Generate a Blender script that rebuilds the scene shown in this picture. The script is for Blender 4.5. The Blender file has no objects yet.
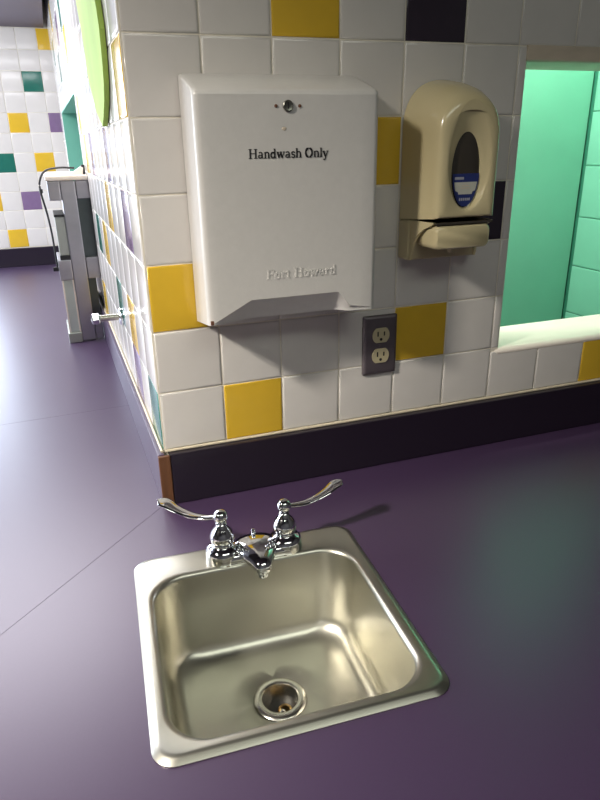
import bpy, bmesh, math, random
from mathutils import Vector, Matrix, Euler
C = bpy.context.scene.collection
SC = bpy.context.scene
PI = math.pi

# ------------------------------------------------------------------ camera, world, lights, exposure
cam_d = bpy.data.cameras.new('camera')
cam = bpy.data.objects.new('camera', cam_d); C.objects.link(cam)
cam.location = (-0.1124, -1.0369, 0.5939)
cam.rotation_mode = 'XYZ'
cam.rotation_euler = (1.19245, 0.01862, -0.34739)
cam_d.sensor_fit = 'VERTICAL'; cam_d.sensor_height = 24.0; cam_d.lens = 24.0 * 641.93 / 800.0
cam_d.clip_start = 0.02
SC.camera = cam

w = bpy.data.worlds.new('world'); SC.world = w; w.use_nodes = True
w.node_tree.nodes['Background'].inputs[0].default_value = (0.75, 0.85, 1.0, 1)
w.node_tree.nodes['Background'].inputs[1].default_value = 0.4

def area(name, loc, target, sx, sy, power, col, spread=180):
    d = bpy.data.lights.new(name, 'AREA'); d.shape = 'RECTANGLE'; d.size = sx; d.size_y = sy
    d.energy = power; d.color = col; d.spread = math.radians(spread)
    o = bpy.data.objects.new(name, d); C.objects.link(o); o.location = loc
    o.rotation_euler = (Vector(target) - Vector(loc)).to_track_quat('-Z', 'Y').to_euler() if target else (0, 0, 0)   # no target: straight down, sx along x
    return o
area('ceiling_lamp', (-1.60, -0.90, 1.76), (-0.10, -0.25, 0.0), 0.18, 0.32, 14.0, (1.0, 0.93, 0.82), 52)
area('overhead_fill', (0.35, -1.75, 1.77), (0.35, -1.5, 0.0), 1.6, 0.8, 17.0, (0.95, 1.0, 0.88))  # added soft fill behind the camera, not a known fixture
area('ceiling_troffer', (-0.72, 1.25, 1.150), None, 1.30, 0.80, 33.0, (0.98, 0.97, 1.0))
area('daylight_window', (-2.9, 1.75, 0.60), (0.0, 1.85, 0.55), 1.8, 1.0, 85.0, (0.80, 0.89, 1.0))
area('far_window', (-0.92, 2.80, 0.62), (-0.80, 0.0, 0.30), 0.8, 0.95, 24.0, (0.72, 0.84, 1.0))
area('booth_lamp', (0.70, 0.225, 1.24), None, 0.85, 0.09, 12.0, (1.0, 0.97, 0.88))
area('booth_side_fill', (0.20, 0.25, 0.60), (1.1, 0.26, 0.42), 0.16, 1.0, 2.6, (1.0, 0.98, 0.9))  # extra fill added to even out the light on the green walls
area('far_wall_fill', (-0.95, 1.95, 1.13), (-0.35, 2.85, 0.55), 0.7, 0.2, 9.0, (0.98, 0.98, 1.0))  # unseen fill added to brighten the far wall

SC.view_settings.view_transform = 'Standard'
SC.view_settings.look = 'None'
SC.view_settings.gamma = 1.0
SC.view_settings.use_curve_mapping = False
SC.view_settings.exposure = 0.0

# ------------------------------------------------------------------ materials
def s2l(c):
    return tuple(((x/255)/12.92 if x/255 <= .04045 else ((x/255+.055)/1.055)**2.4) for x in c)
def mat(name, col, rough=.5, metal=0.0, noise=0.0, nscale=40.0, bump=0.0, bscale=60.0, spec=.5, coat=0.0, crough=.08, stretch=None, rvar=0.0, emit=0.0):
    m = bpy.data.materials.new(name); m.use_nodes = True
    nt = m.node_tree; b = nt.nodes['Principled BSDF']
    b.inputs['Base Color'].default_value = (*col, 1)
    b.inputs['Roughness'].default_value = rough
    b.inputs['Metallic'].default_value = metal
    b.inputs['Specular IOR Level'].default_value = spec
    b.inputs['Coat Weight'].default_value = coat
    b.inputs['Coat Roughness'].default_value = crough
    tc = nt.nodes.new('ShaderNodeTexCoord'); src = tc.outputs['Object']
    if stretch:
        mp = nt.nodes.new('ShaderNodeMapping'); mp.inputs['Scale'].default_value = stretch
        nt.links.new(src, mp.inputs['Vector']); src = mp.outputs['Vector']
    if noise or rvar:
        n = nt.nodes.new('ShaderNodeTexNoise'); n.inputs['Scale'].default_value = nscale; n.inputs['Detail'].default_value = 5
        nt.links.new(src, n.inputs['Vector'])
        if noise:
            mx = nt.nodes.new('ShaderNodeMix'); mx.data_type = 'RGBA'
            mx.inputs['A'].default_value = (*[max(0, c*(1-noise)) for c in col], 1)
            mx.inputs['B'].default_value = (*[min(1, c*(1+noise)) for c in col], 1)
            nt.links.new(n.outputs['Fac'], mx.inputs['Factor']); nt.links.new(mx.outputs['Result'], b.inputs['Base Color'])
        if rvar:
            mr = nt.nodes.new('ShaderNodeMapRange'); mr.inputs['From Min'].default_value = .3; mr.inputs['From Max'].default_value = .7
            mr.inputs['To Min'].default_value = max(.02, rough-rvar); mr.inputs['To Max'].default_value = rough+rvar
            nt.links.new(n.outputs['Fac'], mr.inputs['Value']); nt.links.new(mr.outputs['Result'], b.inputs['Roughness'])
    if bump:
        n2 = nt.nodes.new('ShaderNodeTexNoise'); n2.inputs['Scale'].default_value = bscale; n2.inputs['Detail'].default_value = 3
        nt.links.new(src, n2.inputs['Vector'])
        bp = nt.nodes.new('ShaderNodeBump'); bp.inputs['Strength'].default_value = bump; bp.inputs['Distance'].default_value = .002
        nt.links.new(n2.outputs['Fac'], bp.inputs['Height']); nt.links.new(bp.outputs['Normal'], b.inputs['Normal'])
    return m
M = {}
M['tile_white'] = mat('tile_white', (.66, .63, .60), .14, bump=.12, bscale=30, noise=.04, nscale=25)
M['tile_yellow'] = mat('tile_yellow', (.66, .42, .035), .14, bump=.12, bscale=30, noise=.06, nscale=30)
M['tile_green'] = mat('tile_green', (.02, .14, .105), .14, bump=.12, bscale=30, noise=.1)
M['tile_purple'] = mat('tile_purple', (.20, .13, .24), .14, bump=.12, bscale=30, noise=.1)
M['tile_dark'] = mat('tile_dark', (.035, .026, .04), .14, bump=.12, bscale=30, noise=.15)
M['grout'] = mat('grout', (.72, .67, .57), .8, noise=.25, nscale=30, bump=.2)
M['green_paint'] = mat('green_paint', (.19, .53, .40), .35, noise=.12, nscale=6, bump=.1, bscale=25)
M['green_dark'] = mat('green_dark', (.03, .2, .13), .5)
M['white_sill'] = mat('white_sill', (.84, .77, .69), .4, noise=.03)
M['beige_trim'] = mat('beige_trim', (.62, .53, .42), .5, noise=.25, nscale=12, stretch=(1, 1, 4))
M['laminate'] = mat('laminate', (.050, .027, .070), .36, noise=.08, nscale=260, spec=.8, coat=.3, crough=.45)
M['laminate_shaded'] = mat('laminate_shaded', (.014, .009, .018), .30, noise=.15, nscale=200)  # same laminate as the counter, with shade put into the colour
M['wood_edge'] = mat('wood_edge', (.12, .048, .018), .55, noise=.55, nscale=60, stretch=(2, 2, .25), bump=.3)
M['caulk'] = mat('caulk', (.60, .53, .40), .6, noise=.2, nscale=60)
M['steel'] = mat('steel', (.57, .555, .485), .33, 1.0, noise=.04, nscale=20)
M['steel_dull'] = mat('steel_dull', (.46, .45, .48), .42, .85, noise=.10, nscale=30)
M['steel_dark'] = mat('steel_dark', (.10, .12, .12), .35, .5, noise=.15)
M['chrome'] = mat('chrome', (.82, .83, .85), .07, 1.0, noise=.03)
M['chrome_drain'] = mat('chrome_drain', (.66, .64, .58), .24, 1.0, noise=.06)
M['brass'] = mat('brass', (.45, .30, .12), .35, 1.0, noise=.2)
M['black_void'] = mat('black_void', (.012, .010, .010), .5, noise=.2)
M['enamel'] = mat('enamel', (.66, .64, .615), .30, noise=.05, nscale=90, bump=.06, bscale=220)
M['lock_metal'] = mat('lock_metal', (.22, .22, .19), .35, .9, noise=.2)
M['rust'] = mat('rust', (.16, .07, .04), .7, noise=.4, nscale=200)
M['ink'] = mat('ink', (.012, .010, .012), .6, noise=.1)
M['cream'] = mat('cream', (.58, .50, .30), .22, noise=.03, nscale=20, coat=.3)
M['cream_dull'] = mat('cream_dull', (.50, .43, .27), .35, noise=.04, nscale=20)
M['smoke'] = mat('smoke', (.045, .038, .030), .18, noise=.2, nscale=15, coat=.4)
M['label_blue'] = mat('label_blue', (.022, .035, .16), .35, noise=.08)
M['label_white'] = mat('label_white', (.52, .52, .46), .4, noise=.06, nscale=80)
M['label_pale'] = mat('label_pale', (.35, .36, .42), .4, noise=.1)
M['bronze'] = mat('bronze', (.17, .145, .16), .38, .6, noise=.12, nscale=50)
M['beige_plastic'] = mat('beige_plastic', (.50, .44, .28), .35, noise=.05)
M['lime'] = mat('lime', (.42, .62, .12), .75, noise=.22, nscale=9, stretch=(1, 1, .5))
M['lime_edge'] = mat('lime_edge', (.06, .08, .05), .5, noise=.1)
M['mauve_paint'] = mat('mauve_paint', (.10, .078, .10), .6, noise=.06, nscale=4)
M['room_paint'] = mat('room_paint', (.16, .145, .15), .7, noise=.06, nscale=3)
M['floor_tile'] = mat('floor_tile', (.07, .06, .06), .5, noise=.15, nscale=5)
M['rubber'] = mat('rubber', (.02, .02, .022), .45, noise=.1)
M['glass_edge'] = mat('glass_edge', (.62, .70, .66), .12, .2, noise=.04)
M['grey_box'] = mat('grey_box', (.40, .42, .38), .45, .3, noise=.08)

# ------------------------------------------------------------------ mesh helpers
class MB:
    def __init__(s): s.v = []; s.f = []; s.m = []; s.mats = []
    def mi(s, m):
        if m not in s.mats: s.mats.append(m)
        return s.mats.index(m)
    def add(s, vs, fs, m):
        o = len(s.v); s.v += [tuple(v) for v in vs]; i = s.mi(m)
        for f in fs: s.f.append([o+k for k in f]); s.m.append(i)
    def box(s, a, b, m, T=None):
        x0, y0, z0 = a; x1, y1, z1 = b
        vs = [(x0,y0,z0),(x1,y0,z0),(x1,y1,z0),(x0,y1,z0),(x0,y0,z1),(x1,y0,z1),(x1,y1,z1),(x0,y1,z1)]
        if T: vs = [T(*v) for v in vs]
        s.add(vs, [(0,3,2,1),(4,5,6,7),(0,1,5,4),(1,2,6,5),(2,3,7,6),(3,0,4,7)], m)
    def bbox(s, a, b, m, r=.002, T=None):           # box with chamfered edges
        bm = bmesh.new()
        bmesh.ops.create_cube(bm, size=1)
        for v in bm.verts:
            v.co = Vector([(a[i]+b[i])/2 + v.co[i]*(b[i]-a[i]) for i in range(3)])
        bmesh.ops.bevel(bm, geom=bm.edges[:], offset=min(r, .45*min(b[i]-a[i] for i in range(3))), segments=2, profile=.6, affect='EDGES')
        bm.verts.index_update()
        vs = [tuple(v.co) for v in bm.verts]
        if T: vs = [T(*v) for v in vs]
        s.add(vs, [[v.index for v in f.verts] for f in bm.faces], m); bm.free()
    def loft(s, rings, m, cap0=False, cap1=False, closed=True):
        n = len(rings[0]); vs = [p for r in rings for p in r]; fs = []
        for i in range(len(rings)-1):
            for j in range(n if closed else n-1):
                k = (j+1) % n
                fs.append((i*n+j, i*n+k, (i+1)*n+k, (i+1)*n+j))
        if cap0: fs.append(tuple(range(n))[::-1])
        if cap1: fs.append(tuple((len(rings)-1)*n+j for j in range(n)))
        s.add(vs, fs, m)
    def lathe(s, prof, m, T=None, n=32, caps=True):            # prof: (r, z) pairs round local z
        rings = []
        for r, z in prof:
            ring = [(r*math.cos(2*PI*j/n), r*math.sin(2*PI*j/n), z) for j in range(n)]
            if T: ring = [T(*p) for p in ring]
            rings.append(ring)
        s.loft(rings, m, cap0=caps and prof[0][0] > 1e-6, cap1=caps and prof[-1][0] > 1e-6)
    def tube(s, pts, rad, m, n=10):
        pts = [Vector(p) for p in pts]; rings = []
        up = Vector((0, 0, 1))
        for i, p in enumerate(pts):
            t = (pts[min(i+1, len(pts)-1)] - pts[max(i-1, 0)]).normalized()
            a = t.cross(up)
            if a.length < .05: a = t.cross(Vector((1, 0, 0)))
            a.normalize(); b = t.cross(a)
            r = rad[i] if isinstance(rad, (list, tuple)) else rad
            rings.append([tuple(p + a*r*math.cos(2*PI*j/n) + b*r*math.sin(2*PI*j/n)) for j in range(n)])
        s.loft(rings, m, True, True)
    def prism(s, poly, d0, d1, m, T):                # polygon (u,v) extruded between d0, d1 with T(u,v,d)
        n = len(poly)
        vs = [T(u, v, d0) for u, v in poly] + [T(u, v, d1) for u, v in poly]
        fs = [tuple(range(n)), tuple(range(n, 2*n))[::-1]] + [(j, n+j, n+(j+1) % n, (j+1) % n) for j in range(n)]
        s.add(vs, fs, m)
    def build(s, name, parent=None, smooth=None, loc=None):
        me = bpy.data.meshes.new(name); me.from_pydata(s.v, [], s.f)
        for m in s.mats: me.materials.append(M[m])
        me.polygons.foreach_set('material_index', s.m)
        bm = bmesh.new(); bm.from_mesh(me)
        bmesh.ops.recalc_face_normals(bm, faces=bm.faces[:])
        bm.to_mesh(me); bm.free(); me.update()
        o = bpy.data.objects.new(name, me); C.objects.link(o)
        if smooth:
            me.polygons.foreach_set('use_smooth', [True]*len(me.polygons))
            me.set_sharp_from_angle(angle=math.radians(smooth))
        if parent: o.parent = parent
        if loc: o.location = loc
        return o
def thing(name, label, cat, loc=(0,0,0), rz=0):
    o = bpy.data.objects.new(name, None); C.objects.link(o); o.empty_display_size = .05
    o.location = loc; o.rotation_euler = (0, 0, rz)
    o['label'] = label; o['category'] = cat
    return o
def tag(o, label, cat): o['label'] = label; o['category'] = cat; return o
def struct(o): o['kind'] = 'structure'; return o
def arc(cx, cy, r, a0, a1, n):
    return [(cx+r*math.cos(math.radians(a0+(a1-a0)*i/n)), cy+r*math.sin(math.radians(a0+(a1-a0)*i/n))) for i in range(n+1)]
def rrect(cx, cy, hx, hy, r, nc=14, ne=5):           # rounded rectangle, same point count for any radius
    r = min(r, hx, hy); p = []
    cs = [(cx+hx-r, cy+hy-r, 0), (cx-hx+r, cy+hy-r, 90), (cx-hx+r, cy-hy+r, 180), (cx+hx-r, cy-hy+r, 270)]
    for i, (x, y, a) in enumerate(cs):
        c = arc(x, y, r, a, a+90, nc); p += c
        nx, ny, na = cs[(i+1) % 4]
        q = (nx+r*math.cos(math.radians(na)), ny+r*math.sin(math.radians(na)))
        for k in range(1, ne): p.append((c[-1][0]+(q[0]-c[-1][0])*k/ne, c[-1][1]+(q[1]-c[-1][1])*k/ne))
    return p

# ------------------------------------------------------------------ tiled walls
K = -0.013565                                        # the side wall runs very slightly off square
LN = 1/math.sqrt(1+K*K)
def F_front(u, v, d): return (u, -d, v)              # u along x, v up, d towards the viewer
def F_left(u, v, d): return (K*u - d*LN, u + d*K*LN, v)
def F_far(u, v, d): return (u, 2.85-d, v)

def tile_face(mb, T, u0, u1, v0, v1, m, g=.0012):
    u0 += g; u1 -= g; v0 += g; v1 -= g
    if u1-u0 < .006 or v1-v0 < .006: return
    rings = []
    for ins, d in ((0, 0), (.0004, .0009), (.0018, .0016), (.0045, .0019)):
        rings.append([T(u0+ins, v0+ins, d), T(u1-ins, v0+ins, d), T(u1-ins, v1-ins, d), T(u0+ins, v1-ins, d)])
    mb.loft(rings, m, cap1=True)
def tiled(mb, T, us, vs, colour, hole=None):
    for i in range(len(us)-1):
        for j in range(len(vs)-1):
            u0, u1, v0, v1 = us[i], us[i+1], vs[j], vs[j+1]
            if hole:
                a, b, c, d = hole
                if u0 < b and u1 > a and v0 < d and v1 > c:
                    if v0 < c-.05: v1 = min(v1, c)
                    elif u0 < a-.008: u1 = a
                    elif u1 > b+.008: u0 = b
                    elif v0 < c-.008: v1 = c
                    elif v1 > d+.008: v0 = d
                    else: continue
            tile_face(mb, T, u0, u1, v0, v1, 'tile_'+colour(i, j))
def slab(mb, T, u0, u1, v0, v1, hole, dep, m):       # wall core (with an opening) behind the tiles
    if not hole: mb.box((u0, v0, -dep), (u1, v1, 0), m, lambda a, b, c: T(a, b, c)); return
    a, b, c, d = hole
    for r in ((u0, a, v0, v1), (b, u1, v0, v1), (a, b, v0, c), (a, b, d, v1)):
        mb.box((r[0], r[2], -dep), (r[1], r[3], 0), m, lambda p, q, r_: T(p, q, r_))
WT = .12
random.seed(4)
ZR = [.101, .2066, .3123, .421, .527, .635, .744] + [.744+.1075*k for k in range(1, 11)]
XC = [.0015, .1122, .2203, .3315, .4435, .5552, .663, .78, .898] + [.898+.111*k for k in range(1, 10)]
HF = (.681, 1.060, .199, .744)
front_col = {(2,6):'yellow', (4,6):'dark', (3,4):'yellow', (4,1):'yellow', (0,2):'yellow', (1,0):'yellow', (8,0):'yellow', (5,3):'dark', (11,2):'green', (12,4):'yellow', (10,1):'purple'}
mb = MB()
slab(mb, F_front, 0, 1.88, -.9, 1.79, HF, WT, 'grout')
tiled(mb, F_front, XC, ZR, lambda i, j: front_col.get((i, j), 'white'), HF)
wall_front = struct(mb.build('wall_front', smooth=50))

HL = (1.29, 2.60, .28, .762)
YC = [.0015 + .111*k for k in range(27)]; YC[-1] = 2.85
left_col = {(0,5):'yellow', (0,0):'green', (1,3):'purple', (4,3):'yellow', (2,1):'yellow', (2,0):'purple', (4,1):'green', (8,2):'green', (6,2):'yellow', (9,0):'yellow',
            (9,4):'yellow', (10,5):'yellow', (12,7):'yellow', (8,8):'yellow', (7,4):'purple', (3,4):'purple', (13,8):'green', (16,8):'purple', (18,7):'green', (20,9):'yellow', (22,8):'green', (5,7):'purple', (11,3):'purple'}
mb = MB()
slab(mb, F_left, WT, 2.85, -.9, 1.79, HL, WT, 'grout')
mb.box((0, -.9, -WT*.02), (WT, 1.79, 0), 'grout', lambda p, q, r_: F_left(p, q, r_))
tiled(mb, F_left, YC, ZR, lambda i, j: left_col.get((i, j), 'white'), HL)
wall_left = struct(mb.build('wall_left', smooth=50))

ZF = [.101+.0962*k for k in range(12)]; ZF[-1] = 1.16
XF = [-.296+.098*k for k in range(-26, 4)]; XF[-1] = -.03
far_col = {}
for x, z, c in ((-.157,.944,'green'), (-.247,.749,'yellow'), (-.082,.748,'purple'), (-.328,.558,'green'), (-.146,.554,'yellow'), (-.242,.36,'purple'), (-.395,.367,'yellow'), (-.335,.166,'yellow'), (-.085,1.138,'yellow')):
    far_col[(int((x+.296)/.098+26), int((z-.101)/.0962))] = c
for k in range(26): far_col[(random.randrange(0, 22), random.randrange(0, 11))] = random.choice(['yellow', 'green', 'purple'])
mb = MB(); slab(mb, F_far, -2.98, 1.88, -.9, 1.79, None, .1, 'grout')
tiled(mb, F_far, XF, ZF, lambda i, j: far_col.get((i, j), 'white'))
wall_far = struct(mb.build('wall_far', smooth=50))

# ------------------------------------------------------------------ pass-through openings
def window_root(name):
    o = bpy.data.objects.new(name, None); C.objects.link(o); o['kind'] = 'structure'; return o
w1 = window_root('window_1')
mb = MB()                                            # rounded white sill
prof = [(.128, .190), (.000, .190)] + [(.006-.010*math.cos(math.radians(a)), .1955+.010*math.sin(math.radians(a))) for a in (0, 20, 40, 60, 75, 90)] + [(.128, .2065)]
r0, r1 = .6715, 1.075
rings = []
for x, ins in ((r0, .006), (r0+.003, .002), (r0+.008, 0), (r1, 0)):
    rings.append([(x, y+(ins if y < .03 else 0), z-(ins if z > .2 else -ins)) for y, z in prof])
mb.loft(rings, 'white_sill', True, True)
mb.build('sill', w1, smooth=50)
mb = MB(); mb.box((1.052, -.0005, .2065), (1.0595, .1195, .721), 'green_paint'); mb.build('jamb', w1)
mb = MB(); mb.bbox((.683, .001, .7205), (1.058, .119, .7435), 'beige_trim', .003)
mb.bbox((.679, -.0045, .7215), (1.07, .002, .7455), 'beige_trim', .0015)
mb.build('head_trim', w1)
w2 = window_root('window_2')
mb = MB(); Tl = lambda p, q, r: F_left(p, q, r)
mb.box((HL[1]-.006, HL[2], -WT), (HL[1]+.002, HL[3], .0005), 'green_paint', Tl)
mb.box((HL[0]-.002, HL[2], -WT), (HL[0]+.004, HL[3], .0005), 'green_paint', Tl)
mb.build('jamb', w2)
mb = MB(); mb.box((HL[0], HL[3]-.004, -WT), (HL[1], HL[3]+.002, .0005), 'green_paint', Tl); mb.build('head_trim', w2)
mb = MB(); mb.box((HL[0], HL[2]-.01, -WT), (HL[1], HL[2]+.012, .004), 'white_sill', Tl); mb.build('sill', w2)
# green room behind the openings
mb = MB(); mb.box((.125, .360, -.9), (1.158, .40, 1.283), 'green_paint'); struct(mb.build('wall_booth_back'))
mb = MB(); T = lambda u, v, d: (1.164-d, u, v)         # painted block side wall of the booth
mb.box((.125, -.9, -.04), (.395, 1.283, 0), 'green_dark', T)
zz = [-.9+.126*k+.045 for k in range(18)]
for j in range(17): tile_face(mb, T, .126, .352, zz[j], min(zz[j+1], 1.28), 'green_paint', .0008)
struct(mb.build('wall_booth_side', smooth=50))

# ------------------------------------------------------------------ rest of the room
mb = MB(); mb.box((-3.0, -2.6, -.95), (1.88, 2.95, -.9), 'floor_tile'); struct(mb.build('floor'))
mb = MB(); mb.box((-3.0, -2.6, 1.79), (1.88, 2.95, 1.84), 'mauve_paint')
mb.box((-3.0, 0.2, 1.160), (-.06, 2.84, 1.79), 'mauve_paint')
mb.box((.13, .125, 1.285), (1.2, .40, 1.33), 'mauve_paint'); struct(mb.build('ceiling'))
mb = MB(); mb.box((-3.0, -2.65, -.9), (1.88, -2.6, 1.79), 'room_paint'); struct(mb.build('wall_back'))
mb = MB(); mb.box((-3.05, -2.6, -.9), (-3.0, 2.95, 1.79), 'room_paint'); struct(mb.build('wall_side'))
mb = MB(); mb.box((1.88, -2.6, -.9), (1.93, 2.95, 1.79), 'room_paint'); struct(mb.build('wall_right'))

# ------------------------------------------------------------------ countertop with backsplashes
top = thing('countertop', 'purple laminate L-shaped countertop with a diagonal seam that holds the sink', 'countertop')
SCX, SCY, SA = .0763, -.3662, -.056
def sk(x, y):                                        # sink-local to room
    return (SCX + x*math.cos(SA) - y*math.sin(SA), SCY + x*math.sin(SA) + y*math.cos(SA))
def slab_mesh(name, outer, hole=None):
    bm = bmesh.new()
    def loop(pts):
        v = [bm.verts.new((x, y, 0)) for x, y in pts]
        return [bm.edges.new((v[i], v[(i+1) % len(v)])) for i in range(len(v))]
    ed = loop(outer) + (loop(hole) if hole else [])
    bmesh.ops.triangle_fill(bm, edges=ed, use_beauty=True)
    for f in bm.faces:
        f.normal_update()
        if f.normal.z < 0: f.normal_flip()
    r = bmesh.ops.extrude_face_region(bm, geom=bm.faces[:])
    for v in r['geom']:
        if isinstance(v, bmesh.types.BMVert): v.co.z = -.038
    bmesh.ops.recalc_face_normals(bm, faces=bm.faces[:])
    sharp = [e for e in bm.edges if e.calc_face_angle(0) > .5 and all(v.co.z > -.01 for v in e.verts)]
    bmesh.ops.bevel(bm, geom=sharp, offset=.0003, segments=1, profile=.5, affect='EDGES')
    me = bpy.data.meshes.new(name); bm.to_mesh(me); bm.free(); me.materials.append(M['laminate'])
    o = bpy.data.objects.new(name, me); C.objects.link(o); o.parent = top; return o
def kx(y): return K*y - .001
slab_mesh('worktop', [(0, -.001), (1.876, -.001), (1.876, -.8), (-.7995, -.8)], [sk(x, y) for x, y in rrect(0, -.01, .163, .165, .05, 6, 3)])
slab_mesh('worktop', [(-.0003, -.001), (-.7998, -.8), (-.8, .4724), (kx(.50), .5034)])
slab_mesh('worktop', [(-.8, .4728), (kx(.50), .5038), (kx(2.84), 2.846), (-.8, 2.846)])
BT = .019
mb = MB(); mb.bbox((.007, -BT, .0005), (1.876, -.0005, .0985), 'laminate_shaded', .0025)
bs = tag(mb.build('backsplash'), 'purple laminate backsplash, darkened for shade, along the front tiled wall behind the sink', 'backsplash')
mb = MB(); mb.bbox((-.012, .0005, .0005), (2.83, .0985, .013), 'laminate', .0025, lambda u, v, d: F_left(u, v, d+.0005))
bs2 = tag(mb.build('backsplash'), 'purple laminate backsplash along the side wall with a bare wood end at the corner', 'backsplash')
mb = MB(); mb.bbox((-.0135, -BT-.001, .0008), (.0065, -.013, .0975), 'wood_edge', .0015); o = mb.build('exposed_wood_end', bs2); o['label'] = 'bare brown wood end of the backsplash'
mb = MB(); mb.bbox((-.79, 2.83, .0005), (-.056, 2.8485, .0985), 'laminate_shaded', .0025); tag(mb.build('backsplash'), 'purple backsplash in shade-darkened laminate under the far tiled wall', 'backsplash')
mb = MB(); mb.tube([(.001, -.004, .1005), (.5, -.004, .1005), (1.875, -.004, .1005)], .0028, 'caulk', 8)
mb.tube([F_left(u, .1005, .004) for u in (-.003, 1.0, 2.82)], .0026, 'caulk', 8); struct(mb.build('trim_1', smooth=60))

# ------------------------------------------------------------------ sink
sink = thing('hand_sink', 'small square stainless steel drop-in sink set in the purple counter', 'sink', (SCX, SCY, 0), SA)
mb = MB()
bx, by, hx, hy = .0025, -.0195, .1575, .1515
DZ = -.1445
def ring(cx, cy, a, b, r, z): return [(x, y, z) for x, y in rrect(cx, cy, a, b, r)]
R = [ring(.003, .0005, 0.1735, 0.1865, .026, .0006), ring(.003, .0005, 0.1735, 0.1865, .026, .0016), ring(.003, .0005, 0.1680, 0.1810, .024, .0052), ring(.003, .0005, 0.1655, 0.1785, .023, .0064),
     ring(.003, .0005, 0.1630, 0.1760, .022, .0066)]
R += [ring(bx, by, hx, hy, .052, .0062)]
for a in (20, 45, 70, 90):
    a_ = math.radians(a); R.append(ring(bx, by, hx-.008*math.sin(a_), hy-.008*math.sin(a_), .050, .0062-.008*(1-math.cos(a_))))
wx, wy = hx-.008, hy-.008
R.append(ring(bx, by, wx-.003, wy-.003, .050, -.06))
R.append(ring(bx, by, wx-.006, wy-.006, .050, -.115))
for a in (15, 30, 45, 60, 75, 90):
    a_ = math.radians(a); fr = .030
    R.append(ring(bx, by, wx-.006-fr*(1-math.cos(a_)), wy-.006-fr*(1-math.cos(a_)), .050, -.115-fr*math.sin(a_)*.95))
dcx, dcy = .010, .004
R.append(ring((bx+dcx)/2, (by+dcy)/2, .075, .072, .060, DZ-.0012))
R.append(ring(dcx, dcy, .0425, .0425, .0425, DZ-.0025))
R.append(ring(dcx, dcy, .0400, .0400, .0400, DZ-.0040))
R.append(ring(dcx, dcy, .0260, .0260, .0260, DZ-.0060))
R.append(ring(dcx, dcy, .0260, .0260, .0260, DZ-.02))
mb.loft(R, 'steel'); mb.build('basin', sink, smooth=45)
drain = None
mb = MB(); dz = DZ-.0022
mb.lathe([(.0235, dz-.035), (.0250, dz-.004), (.0262, dz+.0006), (.0280, dz+.0018), (.0330, dz+.0016), (.0375, dz+.0004), (.0390, dz-.0014)], 'chrome_drain', lambda x, y, z: (x+dcx, y+dcy, z), 48, False)
drain = mb.build('drain_flange', sink, smooth=40)
mb = MB(); mb.lathe([(.0, dz-.0335), (.0245, dz-.0335), (.0245, dz-.031), (0, dz-.031)], 'black_void', lambda x, y, z: (x+dcx, y+dcy, z), 32); mb.build('drain_bottom', drain)
mb = MB()
mb.lathe([(.0105, dz-.031), (.0105, dz-.020), (.0090, dz-.018), (.0065, dz-.019), (.0065, dz-.031)], 'brass', lambda x, y, z: (x+dcx+.006, y+dcy-.004, z), 24)
mb.lathe([(.0045, dz-.031), (.0045, dz-.016), (.003, dz-.0145), (0, dz-.014)], 'chrome_drain', lambda x, y, z: (x+dcx+.001, y+dcy-.010, z), 20)
o = mb.build('drain_post', drain, smooth=40); o['label'] = 'small brass and steel post inside the drain'

# ------------------------------------------------------------------ faucet
fx, fy = sk(.013, .149)
fau = thing('faucet', 'chrome two-handle faucet with long blade levers on the back edge of the sink', 'faucet', (fx, fy, .0067), SA)
mb = MB()                                            # deck plate
def stad(hx_, hy_, z): return [(x, y, z) for x, y in rrect(0, 0, hx_, hy_, hy_)]
mb.loft([stad(.074, .0245, 0), stad(.0755, .0260, .003), stad(.0745, .0250, .011), stad(.068, .021, .0155), stad(.055, .015, .0175)], 'chrome', True, True)
mb.build('base_plate', fau, smooth=50)
mb = MB()                                            # spout: low hub rolling forward into a short nose
path = [(.020, .016, .005, .019), (.012, .029, .009, .020), (-.000, .0335, .0120, .021), (-.014, .0325, .0135, .020), (-.028, .0280, .0138, .0185), (-.042, .0215, .0132, .0165), (-.051, .0162, .0125, .0145), (-.058, .0138, .0115, .0130), (-.063, .0105, .009, .012), (-.0655, .005, .005, .011)]
rings = []
for y, rx, rz_, zc in path:
    rings.append([(rx*math.cos(2*PI*j/28), y, zc - .002 + rz_*math.sin(2*PI*j/28)*(1.05 if math.sin(2*PI*j/28) > 0 else .95)) for j in range(28)])
mb.loft(rings, 'chrome', True, True)
sp = mb.build('spout', fau, smooth=60)
mb = MB(); mb.lathe([(0, -.007), (.0085, -.007), (.0100, -.004), (.0105, .006), (.0095, .012)], 'chrome', lambda x, y, z: (x, y-.052, z), 28)
mb.build('aerator', sp, smooth=50)
mb = MB(); mb.lathe([(.0030, .031), (.0032, .0375), (.0022, .0395), (0, .040)], 'chrome', lambda x, y, z: (x, y+.004, z), 20); mb.build('glint_knob', sp, smooth=50)  # tiny chrome bump added to give the hub a small glint
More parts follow.
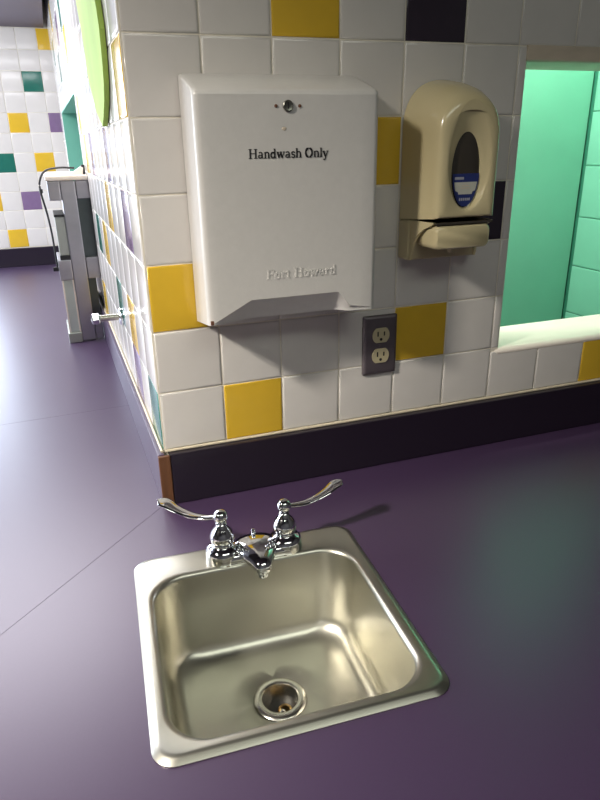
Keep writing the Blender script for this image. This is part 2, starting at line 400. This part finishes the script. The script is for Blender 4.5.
for sx, tip in ((-1, (-.135, .054, .083)), (1, (.151, .022, .083))):
    cx = .049*sx
    mb = MB()
    mb.lathe([(.0262, 0), (.0268, .003), (.0262, .014), (.0245, .0195), (.0200, .0232), (.0160, .0250), (.0152, .0275), (.0172, .0310), (.0188, .0370), (.0182, .0430), (.0150, .0490), (.0115, .0535), (.0090, .0570), (.0074, .0605)], 'chrome', lambda x, y, z: (x+cx, y, z), 36)
    mb.build('valve_body', fau, smooth=60)
    mb = MB()
    mb.lathe([(.0072, .0600), (.0085, .0615), (.0070, .0635)] + [(.0112*math.cos(math.radians(a)), .0735+.0112*math.sin(math.radians(a))) for a in range(-60, 91, 10)], 'chrome', lambda x, y, z: (x+cx, y, z), 28)
    p0 = Vector((cx, 0, .0735)); p1 = Vector(tip); d = p1-p0; h = Vector((d.x, d.y, 0)).normalized(); side = Vector((-h.y, h.x, 0)); L = math.hypot(d.x, d.y)
    rings = []
    N = 22
    for i in range(N+1):
        t = i/N
        zc = .0735 + (d.z)*t - .010*math.sin(PI*min(1, t*1.18)) + .0045*max(0, t-.75)*4*(1 if t < .95 else .9)
        wd = .0052 + .0058*t**1.2 + (.0022*math.exp(-((t-.86)/.12)**2))
        if t > .93: wd *= math.sqrt(max(.02, 1-((t-.93)/.072)**2))
        th = .0034 - .0012*t
        c = p0 + h*(L*t); ringp = []
        for j in range(16):
            a = 2*PI*j/16
            q = c + side*wd*math.cos(a); ringp.append((q.x, q.y, zc + th*math.sin(a)))
        rings.append(ringp)
    mb.loft(rings, 'chrome', True, True)
    mb.build('lever_handle', fau, smooth=60)

# ------------------------------------------------------------------ lettering
def _arc(cx, cy, rx, ry, a0, a1, n=8): return [(cx+rx*math.cos(math.radians(a0+(a1-a0)*i/n)), cy+ry*math.sin(math.radians(a0+(a1-a0)*i/n))) for i in range(n+1)]
TK, TN = .15, .07
G = {
 'H': (.98, [([(.2,0),(.2,1)],TK), ([(.76,0),(.76,1)],TK), ([(.2,.52),(.76,.52)],TN), ([(.03,.03),(.37,.03)],.06), ([(.03,.97),(.37,.97)],.06), ([(.59,.03),(.93,.03)],.06), ([(.59,.97),(.93,.97)],.06)]),
 'a': (.60, [([(.42,.08),(.42,.5)],.15), (_arc(.26,.5,.16,.15,0,160),.085), (_arc(.22,.19,.16,.15,70,330),.10), ([(.42,.34),(.28,.33)],.07), ([(.42,.06),(.55,.04)],.07)]),
 'n': (.66, [([(.15,0),(.15,.64)],.15), (_arc(.33,.46,.18,.18,150,0),.10), ([(.51,0),(.51,.48)],.15), ([(.02,.03),(.28,.03)],.06), ([(.38,.03),(.64,.03)],.06), ([(.03,.63),(.15,.63)],.06)]),
 'd': (.66, [(_arc(.28,.32,.19,.29,20,340,12),.12), ([(.48,0),(.48,1)],.15), ([(.36,.97),(.48,.97)],.06), ([(.48,.03),(.62,.03)],.06)]),
 'w': (.90, [([(.1,.64),(.27,.02)],.14), ([(.27,.02),(.43,.62)],.06), ([(.43,.62),(.6,.02)],.14), ([(.6,.02),(.79,.62)],.06), ([(.0,.64),(.24,.64)],.06), ([(.34,.64),(.56,.64)],.06), ([(.68,.64),(.88,.64)],.06)]),
 's': (.50, [(_arc(.25,.48,.15,.15,20,250),.10), (_arc(.25,.18,.16,.16,70,-160),.10), ([(.2,.34),(.3,.32)],.12), ([(.41,.48),(.41,.63)],.05), ([(.08,.02),(.08,.18)],.05)]),
 'h': (.66, [([(.15,0),(.15,1)],.15), (_arc(.33,.46,.18,.18,150,0),.10), ([(.51,0),(.51,.48)],.15), ([(.02,.03),(.28,.03)],.06), ([(.38,.03),(.64,.03)],.06), ([(.03,.97),(.15,.97)],.06)]),
 'O': (.92, [(_arc(.44,.5,.34,.48,-70,70,10),.16), (_arc(.44,.5,.34,.48,110,250,10),.16), (_arc(.44,.5,.34,.48,60,120,4),.08), (_arc(.44,.5,.34,.48,240,300,4),.08)]),
 'l': (.34, [([(.17,0),(.17,1)],.15), ([(.04,.03),(.3,.03)],.06), ([(.05,.97),(.17,.97)],.06)]),
 'y': (.62, [([(.1,.64),(.31,.04)],.14), ([(.52,.62),(.26,-.2)],.06), (_arc(.17,-.2,.09,.08,0,-180),.08), ([(.0,.64),(.24,.64)],.06), ([(.4,.64),(.62,.64)],.06)]),
 'F': (.80, [([(.2,0),(.2,1)],TK), ([(.2,.96),(.72,.96)],.08), ([(.2,.52),(.55,.52)],.08), ([(.72,.98),(.72,.76)],.06), ([(.55,.62),(.55,.42)],.06), ([(.03,.03),(.38,.03)],.06)]),
 'o': (.60, [(_arc(.28,.32,.19,.29,0,360,16),.12)]),
 'r': (.50, [([(.15,0),(.15,.64)],.15), (_arc(.33,.46,.16,.15,160,40),.12), ([(.02,.03),(.3,.03)],.06), ([(.03,.63),(.15,.63)],.06)]),
 't': (.42, [([(.18,.08),(.18,.85)],.14), ([(.03,.62),(.36,.62)],.07), (_arc(.27,.12,.09,.09,180,330),.08)]),
 ' ': (.34, []),
}
def text_mesh(mb, s, x0, z0, x1, h, d0, d1, m, T):
    tot = sum(G[c][0] for c in s); k = (x1-x0)/tot; u = 0; n = 0
    for c in s:
        for pl, wd in G[c][1]:
            L_, R_ = [], []
            for i, (a, b) in enumerate(pl):
                p = pl[max(i-1, 0)]; q = pl[min(i+1, len(pl)-1)]
                dx, dy = (q[0]-p[0])*k, (q[1]-p[1])*h; l = math.hypot(dx, dy) or 1; nx, ny = -dy/l, dx/l
                ww = wd*(abs(nx)*k+abs(ny)*h)/2
                X, Y = x0+(u+a)*k, z0+b*h
                L_.append((X+nx*ww, Y+ny*ww)); R_.append((X-nx*ww, Y-ny*ww))
            n += 1; e = d1 + n*4e-6
            for i in range(len(pl)-1):
                mb.prism([L_[i], L_[i+1], R_[i+1], R_[i]], d0, e, m, T)
        u += G[c][0]

# ------------------------------------------------------------------ towel dispenser
DX0, DX1, DD, DT, DB = .0755, .3545, .094, .665, .340
tow = thing('towel_dispenser', 'white metal paper towel dispenser reading Handwash Only on the tiled wall', 'towel dispenser', (0, -.0032, 0))
mb = MB()
sc_t = .374; sl, sr = .1445, .2890
r = .009
# left/right side outline in (y,z): wall top -> sloping top -> rounded front edge -> front
def side(x, ins):
    f = DD-ins
    pts = [(x, 0, .6925-ins*.4), (x, -.010, .6925-ins*.4), (x, -(f-r), DT+.0045-ins*.3)]
    for a in (25, 45, 65, 85): pts.append((x, -(f-r+r*math.sin(math.radians(a))), DT-r+.0035+r*math.cos(math.radians(a))-ins*.3))
    return pts
left_in = [(DX0, .008), (DX0+.0012, .0035), (DX0+.0045, .0008), (DX0+.009, 0)]
cols = [side(x, i) for x, i in left_in] + [side(sl, 0), side((sl+sr)/2, 0), side(sr, 0)] + [side(x, i) for x, i in ((DX1-.009, 0), (DX1-.0045, .0008), (DX1-.0012, .0035), (DX1, .008))]
n = len(cols[0]); vs = [p for c in cols for p in c]; fs = []
for i in range(len(cols)-1):
    for j in range(n-1): fs.append((i*n+j, (i+1)*n+j, (i+1)*n+j+1, i*n+j+1))
mb.add(vs, fs, 'enamel')
# front sheet down to the scooped lower edge
def low(x):
    if x <= sl: return DB+.003 + (sc_t-DB-.003)*max(0, (x-DX0-.009)/(sl-DX0-.009))
    if x <= sr: return sc_t
    return sc_t - (sc_t-DB-.010)*min(1, (x-sr)/.020)
fc = []
xs = [(x, i) for x, i in left_in] + [(DX0+.02, 0), (DX0+.04, 0), (sl-.006, 0), (sl, 0), ((sl+sr)/2, 0), (sr, 0), (sr+.010, 0), (sr+.020, 0), (DX1-.03, 0), (DX1-.009, 0), (DX1-.0045, .0008), (DX1-.0012, .0035), (DX1, .008)]
lowz = []
for x, i in xs:
    z1 = side(x, i)[-1][2]; z0 = low(x)
    if x > sr+.020: z0 = DB+.010 - .007*((x-sr-.020)/(DX1-sr-.020))
    lowz.append(z0)
    yf = side(x, i)[-1][1]
    fc.append([(x, yf, z1), (x, yf, z1*.5+z0*.5), (x, yf, z0)])
vs = [p for c in fc for p in c]; fs = []
for a in range(len(fc)-1):
    for j in range(2): fs.append((a*3+j, (a+1)*3+j, (a+1)*3+j+1, a*3+j+1))
mb.add(vs, fs, 'enamel')
# recessed scoop behind the lower edge and the bottom return
lip = []
for (x, i), z0 in zip(xs, lowz):
    yf = side(x, i)[-1][1]
    dep = .0 if x < DX0+.009 else min(.034, (z0-DB-.003)*.75)
    lip.append([(x, yf, z0), (x, yf+dep*.9, min(z0, DB+.006)), (x, yf+dep, DB), (x, -.012, DB-.012), (x, 0, DB-.014)])
vs = [p for c in lip for p in c]; fs = []
for a in range(len(lip)-1):
    for j in range(4): fs.append((a*5+j, (a+1)*5+j, (a+1)*5+j+1, a*5+j+1))
mb.add(vs, fs, 'enamel')
for x, i, lp in ((xs[0][0], xs[0][1], lip[0]), (xs[-1][0], xs[-1][1], lip[-1])):
    pts = side(x, i) + [fc[0][1] if x < .2 else fc[-1][1]] + lp
    mb.add(pts, [tuple(range(len(pts)))], 'enamel')
body = mb.build('cover', tow, smooth=38)
body['label'] = 'white enamelled steel cover with a scooped lower edge'
Tt = lambda u, v, d: (u, -DD-d, v)
mb = MB(); text_mesh(mb, 'Handwash Only', 0.1496, 0.5768, 0.2718, .0128, 0, .0005, 'ink', Tt)
o = mb.build('lettering', tow); o['label'] = 'black serif words Handwash Only'
mb = MB(); text_mesh(mb, 'Fort Howard', 0.1698, 0.4033, 0.2851, .0145, -.0005, .0007, 'enamel', Tt)
o = mb.build('embossed_lettering', tow); o['label'] = 'raised letters reading Fort Howard'
mb = MB(); mb.lathe([(.0078, 0), (.0078, .002), (.0066, .003), (.0050, .0022), (0, .0022)], 'lock_metal', lambda x, y, z: (x+0.2107, y*0-DD-z, 0.6452+y), 28)
lk = mb.build('lock', tow, smooth=40); lk['label'] = 'round dark metal key lock'
mb = MB(); mb.box((0.2099, -.0035, 0), (0.2117, .0045, .0030), 'ink', lambda x, y, z: (x, -DD-z, 0.6452+y)); mb.build('keyhole', lk)
for x in (0.1930, 0.2284):
    mb = MB(); mb.lathe([(.0024, 0), (.0022, .001), (0, .0015)], 'rust', lambda a, b, z: (a+x, -DD-z, 0.6452+b), 14); mb.build('rivet', tow, smooth=40)
mb = MB(); mb.lathe([(.0026, 0), (.0018, .0006), (0, .0008)], 'beige_trim', lambda a, b, z: (a*1.4+0.2043, -DD-z, 0.6157+b), 12); o = mb.build('chip', tow); o['label'] = 'small scuffed chip below the lock'
for x in (.128, .279):
    mb = MB(); mb.bbox((x-.002, -.0665, DB+.0005), (x+.016, -.0600, DB+.0040), 'enamel', .0008); mb.build('lip_glint', tow)  # small raised pieces standing in for glints on the bottom lip
mb = MB(); mb.bbox((DX0+.0035, -DD-.0004, DB+.0010), (DX0+.0085, -DD+.004, DB+.0075), 'rust', .0006); o = mb.build('corner_gap', tow); o['label'] = 'dark rusted notch at the lower left corner'

# ------------------------------------------------------------------ soap dispenser
soap = thing('soap_dispenser', 'cream plastic wall soap dispenser with a dark oval window and blue label', 'soap dispenser', (0, -.0032, 0))
SX0, SX1 = .4445, .5900; SXC = (SX0+SX1)/2; SB, SHW = .470, (SX1-SX0)/2
NA = 40
def arch(ins, y, zdrop=0.0, ex=2.35):
    hw = SHW-ins; zt = .690-ins-zdrop; zs = .612 - ins*.3 - zdrop*.5; p = []
    zb = SB+ins*.4
    for i in range(NA+1):                             # right spring -> over the top -> left spring
        a = PI*i/NA; c, s_ = math.cos(a), math.sin(a)
        p.append((SXC+hw*math.copysign(abs(c)**(2/ex), c), y, zs+(zt-zs)*abs(s_)**(2/ex)))
    for k in range(1, 13): p.append((SXC-hw, y, zs+(zb-zs)*k/12))
    for k in range(1, 13): p.append((SXC-hw+2*hw*k/12, y, zb))
    for k in range(1, 12): p.append((SXC+hw, y, zb+(zs-zb)*k/12))
    return p
def oval(cx, cz, a, bt, bb, y, ex=2.0, pt=1.0):
    base = arch(0, 0); p = []
    for x, _, z in base:
        # angle of the arch point about the oval centre keeps the vertex order aligned
        t = math.atan2((z-cz)/(.125), (x-SXC)/SHW)
        b = bt if math.sin(t) > 0 else bb
        c, s_ = math.cos(t), math.sin(t)
        p.append((cx+a*c*(1-(.0 if pt == 1 else (pt-1)*abs(s_))), y, cz+b*s_))
    return p
mb = MB()
OC = (.5165, .548)
rings = [arch(0, 0), arch(.006, -.034, .000), arch(.011, -.062, .003), arch(.0145, -.078, .008), arch(.0165, -.0865, .012), arch(.0195, -.0915, .015), arch(.0240, -.0940, .018), arch(.0290, -.0945, .021)]
rings += [oval(SXC, .562, .0405, .093, .074, -.0948), oval(SXC, .560, .0380, .087, .070, -.0930), oval(OC[0]+.001, .553, .0320, .074, .062, -.0875), oval(OC[0], OC[1], .0280, .064, .059, -.0860), oval(OC[0], OC[1], .0266, .061, .056, -.0838)]
mb.loft(rings, 'cream', False, True); 
sc = mb.build('cover', soap, smooth=45)
mb = MB()
mb.loft([oval(OC[0], OC[1], .0260, .0605, .0555, -.0840), oval(OC[0], OC[1], .022, .052, .047, -.0855), oval(OC[0], OC[1], .010, .025, .023, -.0866)], 'smoke', False, True)
win = mb.build('window', soap, smooth=60); win['label'] = 'dark smoked oval window'
# label in the lower part of the window (shares its curve)
def clip_oval(z0, z1, a=.0250, b=.0545, n=10):
    out = []
    for i in range(n+1):
        z = z0+(z1-z0)*i/n; t = (z-OC[1])/b; out.append((OC[0]+a*math.sqrt(max(0, 1-t*t)), z))
    for i in range(n, -1, -1):
        z = z0+(z1-z0)*i/n; t = (z-OC[1])/b; out.append((OC[0]-a*math.sqrt(max(0, 1-t*t)), z))
    return out
Ts = lambda u, v, d: (u, -.0866-d, v)
mb = MB(); mb.prism(clip_oval(.4945, .5455), 0, .0006, 'label_blue', Ts); lab = mb.build('label', win); lab['label'] = 'blue and white product sticker'
mb = MB(); q = [(x, z) for x, z in clip_oval(.5135, .5325, .0225, .0515)]
q = [(OC[0]+(x-OC[0])*(1 if z > .519 else .75), z) for x, z in q]
mb.prism(q, .0006, .0010, 'label_white', Ts)
mb.prism([(OC[0]-.021, .5365), (OC[0]-.004, .5365), (OC[0]-.004, .5405), (OC[0]-.021, .5405)], .0006, .0010, 'label_pale', Ts)
for k in range(6): mb.prism([(OC[0]-.0105+k*.0036, .5035), (OC[0]-.0082+k*.0036, .5035), (OC[0]-.0082+k*.0036, .5078), (OC[0]-.0105+k*.0036, .5078)], .0006, .0010, 'label_pale', Ts)
mb.prism([(OC[0]-.009, .5225), (OC[0]+.008, .5225), (OC[0]+.008, .5240), (OC[0]-.009, .5240)], .0010, .0013, 'beige_trim', Ts)
mb.prism([(OC[0]-.007, .5265), (OC[0]+.006, .5265), (OC[0]+.006, .5277), (OC[0]-.007, .5277)], .0010, .0013, 'beige_trim', Ts)
mb.build('label_print', win)
# dark joint, push lever, back plate
mb = MB(); mb.bbox((SX0+.020, -.0925, .4665), (SX1-.018, -.004, .4705), 'smoke', .001); mb.build('joint_gap', soap)
mb = MB(); rr = lambda ins, y: [(x, y, z) for x, z in rrect(.5165, .4460, .0535-ins, .0205-ins, .011)]
mb.loft([rr(0, -.028), rr(0, -.081), rr(.0015, -.0895), rr(.004, -.0925)], 'cream', True, True); lv = mb.build('push_lever', soap, smooth=50)
mb = MB(); rp = lambda ins, y: [(x, y, z) for x, z in rrect((SX0+SX1)/2, .4360, (SX1-SX0)/2-ins, .0340-ins, .006)]
mb.loft([rp(0, 0), rp(0, -.026), rp(.002, -.029)], 'cream_dull', True, True)
ear = [(-.024, .4030), (-.024, .4705), (-.0880, .4705)] + [(-.0880+.055*math.sin(math.radians(a)), .4650-.062*(1-math.cos(math.radians(a)))) for a in (10, 25, 40, 55, 70, 82)] + [(-.0325, .4030)]
for s0, s1 in ((SX0, 1), (SX1, -1)):                 # ears that follow the draft of the cover's sides
    mb.prism(ear, .0004, .0044, 'cream', lambda u, v, d: (s0 + s1*(d - u*.185), u, v))
mb.build('back_plate', soap, smooth=40)
mb = MB(); mb.lathe([(.0045, 0), (.0045, .010), (.003, .012)], 'cream_dull', lambda x, y, z: (x+.5165, y-.055, .4270-z), 18); mb.build('nozzle', soap, smooth=40)

# ------------------------------------------------------------------ electrical outlet
OX, OZ = .4115, .2455
out = thing('electrical_outlet', 'dark bronze outlet plate with two beige receptacles below the towel dispenser', 'outlet', (OX, -.0032, OZ))
mb = MB(); rq = lambda ins, y: [(x, y, z) for x, z in rrect(0, 0, .0345-ins, .0565-ins, .003)]
mb.loft([rq(0, 0), rq(0, -.0025), rq(.0012, -.0040), rq(.0050, -.0062), rq(.0065, -.0064)], 'bronze', True, True)
mb.build('cover_plate', out, smooth=35)
for zc in (.0195, -.0195):
    prof = [(x, z) for x, z in arc(0, 0, .0172, 0, 360, 40)][:-1]
    prof = [(x, max(-.0138, min(.0138, z))) for x, z in prof]
    mb = MB(); mb.prism([(x, z+zc) for x, z in prof], .006, .0082, 'beige_plastic', lambda u, v, d: (u, -d, v))
    rc = mb.build('receptacle', out)
    mb = MB()
    for (a, b, hw, hh) in ((-.0065, .003, .0013, .0046), (.0065, .003, .0013, .0038)):
        mb.box((a-hw, b-hh+zc, .0080), (a+hw, b+hh+zc, .0085), 'ink', lambda u, v, d: (u, -d, v))
    mb.prism([(x, z+zc-.0075) for x, z in arc(0, 0, .0028, 0, 360, 14)][:-1], .0080, .0085, 'ink', lambda u, v, d: (u, -d, v))
    mb.build('slot', rc)
mb = MB(); mb.lathe([(.0034, .006), (.0032, .0075), (0, .0082)], 'bronze', lambda x, y, z: (x, -z, y), 16); mb.build('screw', out, smooth=40)

# ------------------------------------------------------------------ lime leaf cut-out on the side wall
left_e = [(.585, .905), (.545, .85), (.505, .79), (.500, .765), (.500, .731), (.455, .700), (.395, .662), (.335, .642), (.295, .632)]
right_e = [(.258, .646), (.208, .670), (.180, .695), (.162, .729), (.152, .770), (.160, .800), (.172, .822), (.195, .86), (.23, .905)]
poly = left_e + right_e + [(.31, .97), (.44, 1.02), (.56, .97)]
mb = MB(); mb.prism(poly, .0032, .012, 'lime', F_left)
leaf = tag(mb.build('leaf_cutout'), 'lime green pointed leaf-shaped cut-out fixed high on the side wall', 'wall decoration')

# ------------------------------------------------------------------ chrome pipe stub on the side wall
py, pz = .512, .223
pipe = thing('pipe_stub', 'short chrome pipe with a round flange sticking out of the side wall', 'pipe', F_left(py, pz, .003))
Tp = lambda x, y, z: (-z, x, y)
mb = MB(); mb.lathe([(.021, 0), (.021, .002), (.017, .006), (.010, .008)], 'chrome', Tp, 32); mb.build('flange', pipe, smooth=40)
mb = MB(); mb.lathe([(.0078, .004), (.0078, .058)], 'chrome_drain', Tp, 24); mb.build('tube', pipe, smooth=40)
mb = MB(); mb.lathe([(.0085, .050), (.0125, .052), (.0130, .060), (.0125, .066), (.0095, .069), (.0, .070)], 'chrome', Tp, 8); mb.build('end_nut', pipe)

# ------------------------------------------------------------------ steel appliance standing at the side wall
ex0 = -.140
eq = thing('steel_appliance', 'tall narrow steel appliance with a black cord standing on the counter at the side wall', 'appliance', (-.0155, 1.14, .0008), .01357)
ox = -.0155
def E(x): return x - ox
mb = MB(); mb.bbox((E(-.101), 0, .004), (E(-.058), .045, .505), 'steel_dull', .003); mb.build('post', eq)
for z0, z1 in ((.452, .505), (.205, .272), (.004, .062)):
    mb = MB(); mb.bbox((E(-.0565), .004, z0), (E(-.0180 if z0 > .1 else -.0320), .043, z1), 'steel_dull', .003); mb.build('crossbar', eq)
for z0, z1 in ((.2725, .4515), (.0625, .2045)):
    mb = MB(); mb.box((E(-.0575), .020, z0), (E(-.0180 if z0 > .1 else -.0320), .300, z1), 'steel_dark'); mb.build('side_panel', eq)
mb = MB(); mb.bbox((E(-.142), -.006, .506), (E(-.0180), .40, .520), 'white_sill', .004); o = mb.build('top_plate', eq); o['label'] = 'pale worn top edge'
mb = MB(); mb.bbox((E(-.138), .002, .448), (E(-.1015), .20, .505), 'steel_dull', .004); mb.build('control_box', eq)
mb = MB(); mb.bbox((E(-.131), .006, .282), (E(-.1015), .18, .404), 'grey_box', .003); pn = mb.build('upper_panel', eq)
mb = MB(); mb.box((E(-.132), .004, .400), (E(-.1015), .18, .407), 'rubber'); mb.build('gasket', pn)
mb = MB(); mb.box((E(-.132), .004, .269), (E(-.1015), .18, .2815), 'rubber'); mb.build('gasket', pn)
mb = MB(); mb.bbox((E(-.141), .000, .205), (E(-.1015), .20, .2685), 'steel_dull', .003); mb.build('middle_box', eq)
mb = MB(); mb.box((E(-.136), .006, .034), (E(-.1015), .18, .2045), 'glass_edge'); gp = mb.build('lower_panel', eq)
mb = MB(); mb.bbox((E(-.138), .002, .034), (E(-.133), .010, .2045), 'white_sill', .001); mb.bbox((E(-.107), .002, .034), (E(-.102), .010, .2045), 'white_sill', .001); mb.build('panel_frame', gp)
mb = MB(); mb.bbox((E(-.143), -.004, 0), (E(-.1005), .20, .033), 'grey_box', .003); mb.build('foot', eq)
def smoothpath(pts, n=6):
    out_ = []; P_ = [Vector(p) for p in pts]; P_ = [P_[0]*2-P_[1]] + P_ + [P_[-1]*2-P_[-2]]
    for i in range(1, len(P_)-2):
        for k in range(n):
            t = k/n; a, b, c, d = P_[i-1], P_[i], P_[i+1], P_[i+2]
            out_.append(.5*((2*b)+(c-a)*t+(2*a-5*b+4*c-d)*t*t+(3*b-a-3*c+d)*t**3))
    out_.append(P_[-2]); return out_
mb = MB(); mb.tube(smoothpath([(E(-.052), .03, .540), (E(-.094), .03, .542), (E(-.135), .03, .535), (E(-.155), .03, .510), (E(-.159), .03, .476), (E(-.150), .03, .409), (E(-.1455), .03, .349), (E(-.1445), .03, .287), (E(-.1440), .03, .245)]), .0032, 'rubber', 10)
mb.lathe([(.0055, 0), (.0055, .012)], 'rubber', lambda x, y, z: (E(-.1575)+x, .03+y, .47+z), 12)
mb.bbox((E(-.158), .024, .232), (E(-.139), .036, .245), 'rubber', .002)
cd = mb.build('power_cord', eq, smooth=50); cd['label'] = 'black power cord looping over the left side'
mb = MB(); mb.prism([(E(-.070), .5200), (E(-.030), .5200), (E(-.026), .541), (E(-.034), .543)], .02, .05, 'white_sill', lambda u, v, d: (u, d, v))
o = mb.build('bracket', eq); o['label'] = 'white wedge-shaped bracket on top'
mb = MB(); mb.bbox((E(-.030), .055, .5202), (E(-.019), .08, .548), 'rubber', .002); mb.build('cord_socket', eq)
